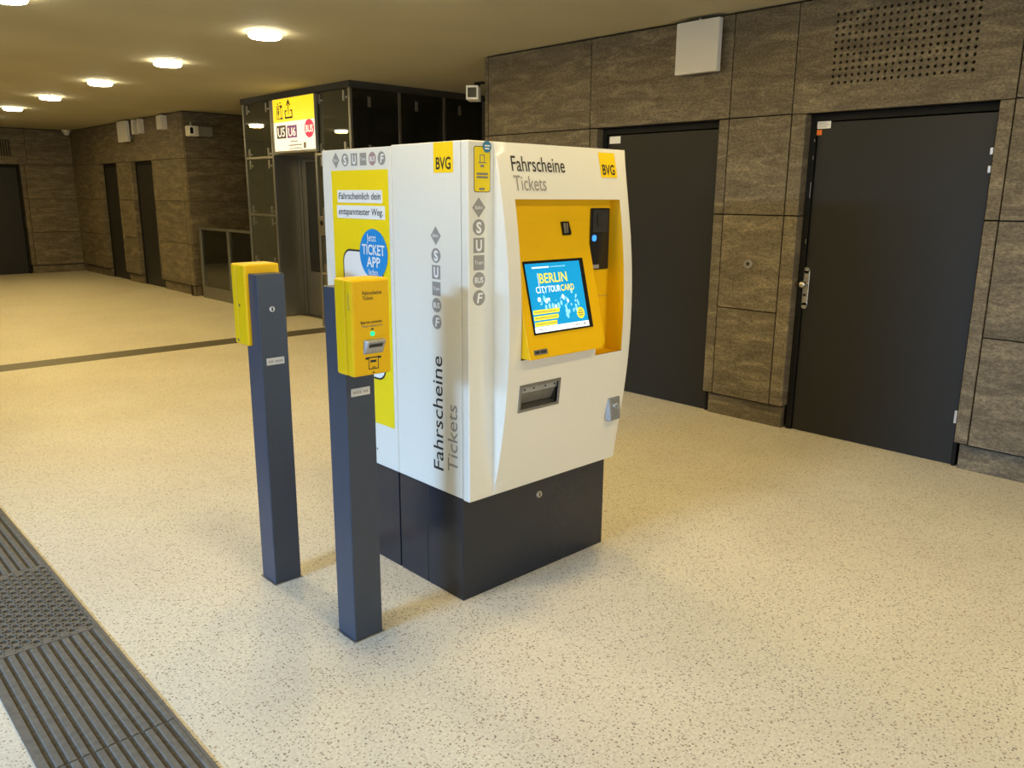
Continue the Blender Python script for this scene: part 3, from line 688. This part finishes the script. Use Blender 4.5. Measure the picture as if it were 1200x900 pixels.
# ================================================================ ticket validators
def validator(loc, rot, by0, by1, label, plate_front, screw_back):
    t = thing('ticket_validator', (0, 0, 0), label, 'ticket validator', 'ticket validators beside the machine')
    hw, hd = .059, .0585
    q = MB(); q.box(-hw, hw, -hd, hd, 0, 1.298, b=.004); p = q.build('post', 'post', t)
    q = MB(); q.box(-hw-.006, hw+.006, -hd-.006, hd+.006, 0, .004, b=.001); q.build('foot_joint', 'satin', t)
    s = -1 if plate_front else 1
    z0 = .938 if plate_front else .953
    q = MB(); q.box(-.038, .038, s*hd, s*(hd+.0015), z0-.014, z0+.014, b=.0005); lp_ = q.build('label_plate', 'panelgrey', p)
    q = MB()
    for k in range(9):
        if k != 5: q.box(-.031+.007*k, -.0265+.007*k, s*(hd+.0015), s*(hd+.002), z0-.005, z0+.004)
    q.build('small_print', 'picto', lp_)
    if screw_back:
        q = MB(); q.cyl((.002, 0, 1.161), .0115, 'y', hd, hd+.004, 18, b=.001); lk_ = q.build('lock', 'steel', p)
        q = MB(); q.box(-.001, .005, hd+.003, hd+.005, 1.154, 1.168); q.build('key_slot', 'black', lk_)
    # box: back shell and front cover
    yf, yb = by0, by1; sm = yf+.040
    q = MB(); q.box(-.075, .075, sm+.001, yb, 1.010, 1.333, b=.009); sh = q.build('back_shell', 'yellow_box', t)
    q = MB(); q.box(-.075, .075, yf, sm, 1.010, 1.333, b=.009); cv = q.build('front_cover', 'yellow_box', t)
    for sx in (-1, 1):
        for (yy_, z) in ((yf+.062, 1.17), (yf+.030, 1.027)):
            if yy_ < yb-.01 and not plate_front:
                q = MB(); q.cyl((0, yy_, z), .0055, 'x', sx*.074, sx*.0765, 12); q.build('screw', 'satin', sh if yy_ > sm else cv)
    m_ = map_front(yf)
    lettering([('Fahrscheine', -.032, 1.281, .074, .013, .01, 0)], m_, 'ink', cv, w0=.0008)
    lettering([('Tickets', -.032, 1.264, .040, .013, .0, 0)], m_, 'ink', cv, w0=.0008)
    lettering([('Bitte hier entwerten', -.042, 1.186, .082, .010, .01, 0)], m_, 'ink', cv, w0=.0008)
    lettering([('Please validate here', -.038, 1.174, .080, .009, .0, 0)], m_, 'inkgrey', cv, w0=.0008)
    q = MB(); q.cyl((.002, 0, 1.151), .0085, 'y', yf+.001, yf-.003, 16, b=.001); q.build('status_light', 'led_green', cv)
    put('arrow_mark', 'ink', cv, [[(-.004, 1.164), (.008, 1.164), (.006, 1.169), (-.002, 1.169)]], m_)
    # slot mouth: a sloping bezel with the slit
    q = MB()
    q.add([(-.037, yf, 1.083), (.043, yf, 1.083), (.047, yf, 1.133), (-.033, yf, 1.133),
           (-.029, yf-.006, 1.090), (.035, yf-.006, 1.090), (.043, yf-.020, 1.128), (-.027, yf-.020, 1.128)],
          [[0, 1, 2, 3], [4, 5, 6, 7], [0, 1, 5, 4], [1, 2, 6, 5], [2, 3, 7, 6], [3, 0, 4, 7]])
    sl = q.build('slot_mouth', 'zinc', cv, bevel=.002)
    q = MB(); q.add([(-.022, yf-.0135, 1.107), (.030, yf-.0135, 1.107), (.032, yf-.019, 1.118), (-.020, yf-.019, 1.118),
                     (-.022, yf-.009, 1.109), (.030, yf-.009, 1.109), (.032, yf-.012, 1.119), (-.020, yf-.012, 1.119)],
                    [[0, 1, 2, 3], [4, 5, 6, 7], [0, 1, 5, 4], [1, 2, 6, 5], [2, 3, 7, 6], [3, 0, 4, 7]]); q.build('slit', 'black', sl)
    # insert-ticket symbol
    a = .0025
    put('insert_symbol', 'ink', cv, [rect(-.028, -.014, 1.066, 1.073), rect(.020, .034, 1.066, 1.073), rect(-.014, .020, 1.069, 1.073),
        rect(-.017, -.017+a, 1.034, 1.068), rect(.023-a, .023, 1.034, 1.068), rect(-.017, .023, 1.031, 1.034), rect(-.009, .014, 1.054, 1.062), rect(-.003, .010, 1.036, 1.039),
        [(-.003, 1.017), (.007, 1.017), (.002, 1.024)]], m_)
    q = MB(); q.box(-.055, -.053, yf-.0006, yf, 1.19, 1.32); q.build('cover_edge', 'yellow_box', cv)
    # lettering on the left flank
    lettering([('Entwerter', 1.235, -(yf+.020), .055, .007, .0, 0)], lambda u, v, w_: (-.075-w_, -v, u), 'inkgrey', cv, w0=.0006)
    t.location = loc; t.rotation_euler = (0, 0, rot); ORG[t.name] = Vector(loc)
    return t
validator((-.430, .088, 0), 0, -.141, -.036, 'nearer yellow ticket validator on a grey post, its slot and green light facing us', True, False)
validator((-.432, .698, 0), PI, -.130, -.010, 'farther ticket validator on a grey post, its yellow box seen from behind', False, True)

# ================================================================ tactile floor plates
TX0, TX1 = -1.522, -1.141
TH = .0012
def plate(y0, y1, kind, label):
    o = MB()
    if kind == 'ribbed':
        ub = MB(); ub.box(TX0+.002, TX1-.002, y0+.001, y1-.001, .0002, TH)
        n = 11; p = (TX1-TX0)/n
        for i in range(n):
            c = TX0+(i+.5)*p
            wd = .0165 if i < n-1 else .012
            if i == 0: c += .000
            prof = [(c-wd/2-.004, TH-.0002), (c+wd/2+.002, TH-.0002), (c+wd/2, TH+.0034), (c-wd/2, TH+.0034)]
            a0, a1 = y0+.003, y1-.003
            o.add([(x, a0, z) for x, z in prof]+[(x, a1, z) for x, z in prof], [[0, 1, 2, 3], [7, 6, 5, 4]]+[[i_, (i_+1) % 4, 4+(i_+1) % 4, 4+i_] for i_ in range(4)])
        o.box(TX1-.010, TX1, y0+.001, y1-.001, .0002, TH+.0033); o.box(TX0, TX0+.010, y0+.001, y1-.001, .0002, TH+.0033)
        t = o.build('tactile_plate', 'tactile')
    else:
        z = TH+.0034
        ub = MB(); ub.box(TX0+.002, TX1-.002, y0+.002, y1-.002, .0002, .0009)
        mp = lambda u, v, w_: (u, v, z+w_)
        cw = (TX1-TX0-.024)/12
        for k in range(12):
            a = TX0+.012+cw*k; off = .0125 if k % 2 else .0375
            n = 14 if k % 2 else 13
            o.holes(a, a+cw, y0+off, y0+off+.05*n, 1, n, .0122, .0132, mp, .0038, False, 12)
            for q0, q1 in ((y0+.001, y0+off), (y0+off+.05*n, y1-.001)): o.box(a, a+cw, q0, q1, .0006, z)
        for r_ in ((TX0, TX0+.012, y0+.001, y1-.001), (TX1-.012, TX1, y0+.001, y1-.001)): o.box(*r_, .0003, z)
        t = o.build('tactile_plate', 'tactile')
    ub.build('shade_sheet', 'groove_shade', t)  # dark sheet under the plate, its colour stands in for shade in the holes
    return tag(t, label, 'tactile paving', 'grey tactile plates across the floor')
plate(2.24, 2.98, 'ribbed', 'ribbed grey tactile plate farthest up the strip, cut by the left edge of the photo')
plate(1.50, 2.24, 'ribbed', 'ribbed grey tactile plate just beyond the plate of round dimples')
plate(.775, 1.50, 'dimpled', 'grey tactile plate with rows of round dimples')
plate(.03, .775, 'ribbed', 'ribbed grey tactile plate just in front of the plate of round dimples')
plate(-.71, .03, 'ribbed', 'ribbed grey tactile plate nearest the camera at the bottom left')

# ================================================================ lift
LX0, LX1, LY0, LY1 = 3.21, 5.2, 5.78, 8.43
Lf = thing('lift', ((LX0+LX1)/2, (LY0+LY1)/2, 0), 'dark glass and steel lift shaft with a door under an illuminated sign', 'lift')
q = MB(); q.box(LX0-.012, LX1+.012, LY0-.012, LY1+.012, 2.755, H-.001); q.build('top_band', 'shaft', Lf)
P_ = .035
def upright(x0, x1, y0, y1, z0=0, z1=2.755): return onebox('upright', 'satin', Lf, x0, x1, y0, y1, z0, z1, b=.003)
for (x, y) in ((LX0, LY0), (LX0, LY1-P_), (LX1-P_, LY0), (LX1-P_, LY1-P_)): upright(x, x+P_, y, y+P_)
upright(LX0, LX0+.05, 7.62, 7.66); upright(LX0, LX0+.05, 6.545, 6.585)
upright(LX0+.66, LX0+.70, LY0+.01, LY0+.04); upright(LX0+1.32, LX0+1.36, LY0+.01, LY0+.04)
for (a, b_) in ((7.66, LY1-P_), (LY0+P_, 6.545)):
    for z in (2.065, 1.33, .66):
        onebox('crossbar', 'steel', Lf, LX0+.002, LX0+.035, a, b_, z-.014, z+.014, b=.002)
    for (z0, z1) in ((.02, .646), (.674, 1.316), (1.344, 2.051), (2.079, 2.75)):
        onebox('glass_pane', 'glass_sheen', Lf, LX0+.012, LX0+.022, a+.006, b_-.006, z0, z1)
        for yy_ in (a+.10, b_-.10):
            for zz in (z0+.05, z1-.07):
                q = MB(); q.box(LX0+.002, LX0+.012, yy_-.018, yy_+.018, zz-.055, zz+.055, b=.002); c_ = q.build('glass_clamp', 'satin', Lf)
                q = MB(); q.cyl((0, yy_-.055, zz-.02), .013, 'x', LX0+.012, LX0+.002, 12); q.build('bolt', 'steel', c_)
for k in range(3):
    x0 = LX0+.04+.66*k; x1 = LX0+.66*(k+1)
    onebox('glass_pane', 'glassside', Lf, x0, min(x1, LX1-P_), LY0+.012, LY0+.022, .02, 2.75)
    for zz in (2.62, 2.10, 1.5):
        q = MB(); q.box(x0+.20, x0+.24, LY0+.002, LY0+.012, zz-.055, zz+.055, b=.002); q.build('glass_clamp', 'satin', Lf)
onebox('glass_pane', 'glass_sheen', Lf, LX0+.04, LX1-.04, LY1-.022, LY1-.012, .02, 2.75)
# shaft structure seen through the glass
q = MB()
q.box(LX0+.32, LX1-.08, LY0+.16, LY0+.19, 0, 2.3); q.box(LX0+.42, LX0+.45, LY0+.16, 6.5, 0, 2.72); q.box(LX0+.42, LX0+.45, 7.7, LY1-.2, 0, 2.72)
q.box(LX0+.32, LX1-.08, LY1-.2, LY1-.17, 0, 2.72)
q.build('shaft_wall', 'shaft', Lf)
for x in (LX0+.18, LX0+.9, LX0+1.6): onebox('shaft_column', 'doorframe', Lf, x, x+.09, LY0+.06, LY0+.14, 0, 2.74)
# entrance
DX = 3.55
onebox('entrance_reveal', 'satin', Lf, LX0+.045, DX, 7.622, 7.655, .01, 2.10, b=.003)
onebox('entrance_reveal', 'satin', Lf, LX0+.045, DX, 6.55, 6.583, .01, 2.10, b=.003)
onebox('lintel', 'satin', Lf, LX0+.005, LX0+.04, 6.587, 7.618, 2.085, 2.75, b=.003)
onebox('soffit', 'satin', Lf, LX0+.04, DX+.05, 6.587, 7.618, 2.085, 2.10)
q = MB()
q.box(DX, DX+.06, 7.565, 7.66, 0, 2.09, b=.003); q.box(DX, DX+.06, 6.55, 6.64, 0, 2.09, b=.003); q.box(DX, DX+.06, 6.64, 7.565, 2.05, 2.09, b=.003)
q.build('door_frame', 'satin', Lf)
onebox('sill', 'satin', Lf, DX-.06, DX+.06, 6.59, 7.615, 0, .008)
q = MB()
DL = DX+.018
for a in ((6.645, 6.74, .014, 2.045), (7.462, 7.560, .014, 2.045), (6.74, 7.462, .014, .60), (6.74, 7.462, 2.01, 2.045)): q.box(DL, DL+.03, *a, b=.002)
ld_ = q.build('door_leaf', 'satin', Lf)
onebox('door_window', 'glassside', ld_, DL+.01, DL+.018, 6.742, 7.460, .60, 2.01)
q = MB(); q.box(DL+.05, DL+.06, 7.19, 7.345, .74, 2.0); q.build('cabin_light', 'cabinlight', ld_)
onebox('cabin_wall', 'shaft', ld_, DL+.10, DL+.12, 6.62, 7.60, .02, 2.04)
q = MB(); q.box(LX0-.012, LX0+.012, 6.40, 6.535, 1.12, 1.335, b=.003); cp = q.build('call_panel', 'steel', Lf)
q = MB(); q.cyl((0, 6.475, 1.265), .030, 'x', LX0-.010, LX0-.018, 20, b=.002); q.build('call_button', 'black', cp)

# sign over the lift door
Sg = thing('direction_sign', (3.15, 6.98, 2.1), 'backlit yellow and white sign with line numbers above the lift door', 'sign')
q = MB(); q.box(3.165, 3.208, 6.470, 7.498, 2.095, 2.748, b=.004); sb = q.build('sign_box', 'satin', Sg)
ms = map_left(3.165)
yp = put('yellow_panel', 'sign_yellow', Sg, [rect(-7.470, -6.478, 2.466, 2.738)], ms, 0, .003)
wp = put('white_panel', 'sign_white', Sg, [rect(-7.470, -6.478, 2.125, 2.466)], ms, 0, .003)
m2 = lift(ms, .0032)
put('lift_symbol', 'ink', yp, [rect(-7.38, -7.365, 2.50, 2.66), rect(-7.375, -7.22, 2.50, 2.51), rect(-7.375, -7.28, 2.65, 2.66), rect(-7.285, -7.235, 2.50, 2.665), circle(-7.333, 2.625, .018, 14), rect(-7.350, -7.316, 2.555, 2.605), rect(-7.338, -7.328, 2.515, 2.56),
     [(-7.36, 2.675), (-7.32, 2.675), (-7.34, 2.70)], [(-7.30, 2.70), (-7.26, 2.70), (-7.28, 2.675)]], m2)
lettering([('1', -7.272, 2.525, .028, .105, .02, 0)], lift(ms, .0045), 'sign_yellow', yp)
put('exit_symbol', 'ink', yp, [rect(-7.175, -6.985, 2.500, 2.522), rect(-7.175, -7.153, 2.500, 2.600), rect(-7.007, -6.985, 2.500, 2.600), rect(-7.175, -7.120, 2.583, 2.600), rect(-7.04, -6.985, 2.583, 2.600),
     rect(-7.089, -7.071, 2.545, 2.70), [(-7.135, 2.655), (-7.115, 2.645), (-7.08, 2.695), (-7.045, 2.645), (-7.025, 2.655), (-7.08, 2.728)]], m2)
pu = put('line_plate', 'sign_black', wp, [rect(-7.400, -7.165, 2.272, 2.428)], m2); lettering([('U5', -7.372, 2.296, .178, .105, .012, 0)], lift(ms, .0045), 'sign_white', pu)
pv = put('line_plate', 'sign_purple', wp, [rect(-7.135, -6.895, 2.272, 2.418)], m2); lettering([('U6', -7.105, 2.293, .178, .100, .012, 0)], lift(ms, .0045), 'sign_white', pv)
pb = put('bus_roundel', 'sign_red', wp, [circle(-6.600, 2.362, .112, 40, .105)], m2); lettering([('BUS', -6.685, 2.322, .170, .080, .02, 0)], lift(ms, .0045), 'sign_white', pb)
put('small_print', 'picto', wp, [rect(-7.06+.045*k, -7.06+.045*k+.034, 2.222, 2.238) for k in range(4)]+[rect(-7.10+.045*k, -7.10+.045*k+.036, 2.178, 2.194) for k in range(7)]+[rect(-7.09+.045*k, -7.09+.045*k+.036, 2.140, 2.152) for k in range(7)]+[rect(-6.75, -6.69, 2.14, 2.21)], m2)

# ================================================================ railing, cameras, wall fittings
Rl = thing('glass_railing', (3.30, 9.4, 0), 'grey metal railing with glass panes between brown wall and lift', 'railing')
for y in (10.33, 9.33, 8.50): onebox('post', 'satin', Rl, 3.285, 3.325, y-.035, y+.035, 0, 1.06, b=.003)
onebox('top_rail', 'satin', Rl, 3.275, 3.335, 8.455, 10.37, 1.06, 1.095, b=.004)
for (a, b_) in ((9.365, 10.295), (8.535, 9.295)):
    onebox('glass_pane', 'glassclear', Rl, 3.30, 3.31, a, b_, .19, 1.06)
    onebox('kick_plate', 'satin', Rl, 3.29, 3.32, a, b_, .0, .185, b=.002)

C1 = thing('security_camera', (3.2, 3.6, 2.5), 'white box security camera at the end of the brown wall, just above the ticket machine', 'security camera', 'security cameras')
Rm = Matrix.Translation((3.155, 3.615, 2.508)) @ Matrix.Rotation(math.radians(42), 4, 'Z')
q = MB(); q.box(-.075, .11, -.058, .058, -.062, .062, b=.012, M_=Rm); bdy = q.build('housing', 'camwhite', C1)
q = MB()
for a in ((-.055, .055, .042, .06), (-.055, .055, -.06, -.042), (-.055, -.040, -.042, .042), (.040, .055, -.042, .042)): q.box(-.090, -.072, a[0], a[1], a[2], a[3], b=.003, M_=Rm)
q.build('hood_rim', 'paper', C1)
q = MB(); q.box(-.080, -.074, -.040, .040, -.042, .042, M_=Rm); wn = q.build('window', 'black', C1)
q = MB(); q.box(-.018, .018, -.018, .018, -.012, .012, b=.003, M_=Matrix.Translation((3.215, 3.64, 2.596)))
q.box(3.205, 3.245, 3.555, 3.66, 2.592, 2.612, b=.003); q.cyl((3.225, 3.625, 0), .013, 'z', 2.56, 2.60, 12); q.build('bracket', 'doorframe', C1)

C2 = thing('security_camera', (3.45, 10.5, 2.5), 'white box security camera on the dark recess wall behind the lift', 'security camera', 'security cameras')
q = MB(); q.box(3.26, 3.415, 10.36, 10.50, 2.455, 2.605, b=.012); q.build('housing', 'camwhite', C2)
q = MB(); q.box(3.268, 3.36, 10.352, 10.362, 2.475, 2.59, b=.003); q.build('window', 'paper', C2)
q = MB(); q.poly(rrect(3.278, 3.325, 2.485, 2.580, .018), map_front(10.352), 0, .003); q.build('lens', 'black', C2)
q = MB(); q.box(3.415, 3.64, 10.38, 10.50, 2.46, 2.60, b=.004); q.build('cable_box', 'inkgrey', C2)
q = MB(); q.box(3.33, 3.43, 10.495, 10.549, 2.50, 2.56, b=.003); q.cyl((3.33, 10.44, 0), .012, 'z', 2.60, 2.66, 10); q.build('bracket', 'satin', C2)

C3 = thing('dome_camera', (3.16, 16.2, H), 'small white dome camera on the ceiling in the far corner', 'security camera')
q = MB(); q.cyl((3.16, 16.2, 0), .085, 'z', H-.0005, H-.035, 24, b=.01); q.build('base', 'camwhite', C3)
bm = bmesh.new(); bmesh.ops.create_uvsphere(bm, u_segments=20, v_segments=12, radius=.062); q = MB(); q.bm(bm, Matrix.Translation((3.16, 16.2, H-.045)), True); q.build('dome', 'panelgrey', C3)

def wall_panel(y0, y1, z0, z1, d, gap, label, mt_='panelgrey', grp='flat panels high on the walls'):
    t = thing('wall_panel', (WX-gap-d/2, (y0+y1)/2, z0), label, 'wall panel', grp)
    q = MB(); q.box(WX-gap-d, WX-gap, y0, y1, z0, z1, b=.004); q.build('housing', mt_, t)
    q = MB(); q.box(WX-gap, WX-.0005, y0+.1*(y1-y0), y1-.1*(y1-y0), z0+.05, z1-.05, b=.002); q.box(WX-gap-.02, WX-.001, (y0+y1)/2-.012, (y0+y1)/2+.012, z1-.06, z1+.018, b=.002); q.build('bracket', 'satin', t)
    return t
wall_panel(1.045, 1.395, 2.452, 2.798, .045, .035, 'flat light grey square panel high on the wall between the two near doors')
wall_panel(12.66, 13.10, 2.46, 2.80, .06, .06, 'flat grey square panel high on the far left wall above the doors')
def wall_box(y0, y1, z0, z1, d, label):
    t = thing('wall_box', (WX-d/2, (y0+y1)/2, z0), label, 'wall box', 'small grey boxes above the far doors')
    q = MB(); q.box(WX-d, WX-.001, y0, y1, z0, z1, b=.006); q.build('housing', 'panelgrey', t)
    q = MB(); q.box(WX-d*.7, WX-d*.3, (y0+y1)/2-.01, (y0+y1)/2+.01, z1-.002, z1+.022, b=.002); q.build('bracket', 'satin', t)
wall_box(12.40, 12.49, 2.57, 2.80, .09, 'narrow grey wall box beside the far square panel')
wall_box(12.13, 12.22, 2.57, 2.80, .09, 'narrow grey wall box, second one right of the far square panel')
wall_box(11.12, 11.32, 2.585, 2.795, .10, 'squat grey wall box nearest the far wall corner')

B = thing('wall_button', (WX, .739, 1.145), 'round steel wall button on the stone between the two near doors', 'wall button')
q = MB(); q.cyl((0, .739, 1.145), .034, 'x', WX-.0005, WX-.009, 28, b=.002); q.build('plate', 'steel', B)
q = MB(); q.cyl((0, .739, 1.145), .013, 'x', WX-.008, WX-.013, 18, b=.002); q.build('push_button', 'ink', B)
# slatted vent in the far wall
V = thing('wall_vent', (1.95, YF, 2.29), 'dark slatted vent above the door in the far wall', 'vent')
onebox('backing', 'gap', V, 1.72, 2.17, YF-.004, YF-.0005, 2.29, 2.60)
q = MB()
for k in range(11): q.box(1.72+.043*k-.008, 1.72+.043*k+.008, YF-.018, YF-.003, 2.29, 2.60)
q.build('slats', 'stone', V)
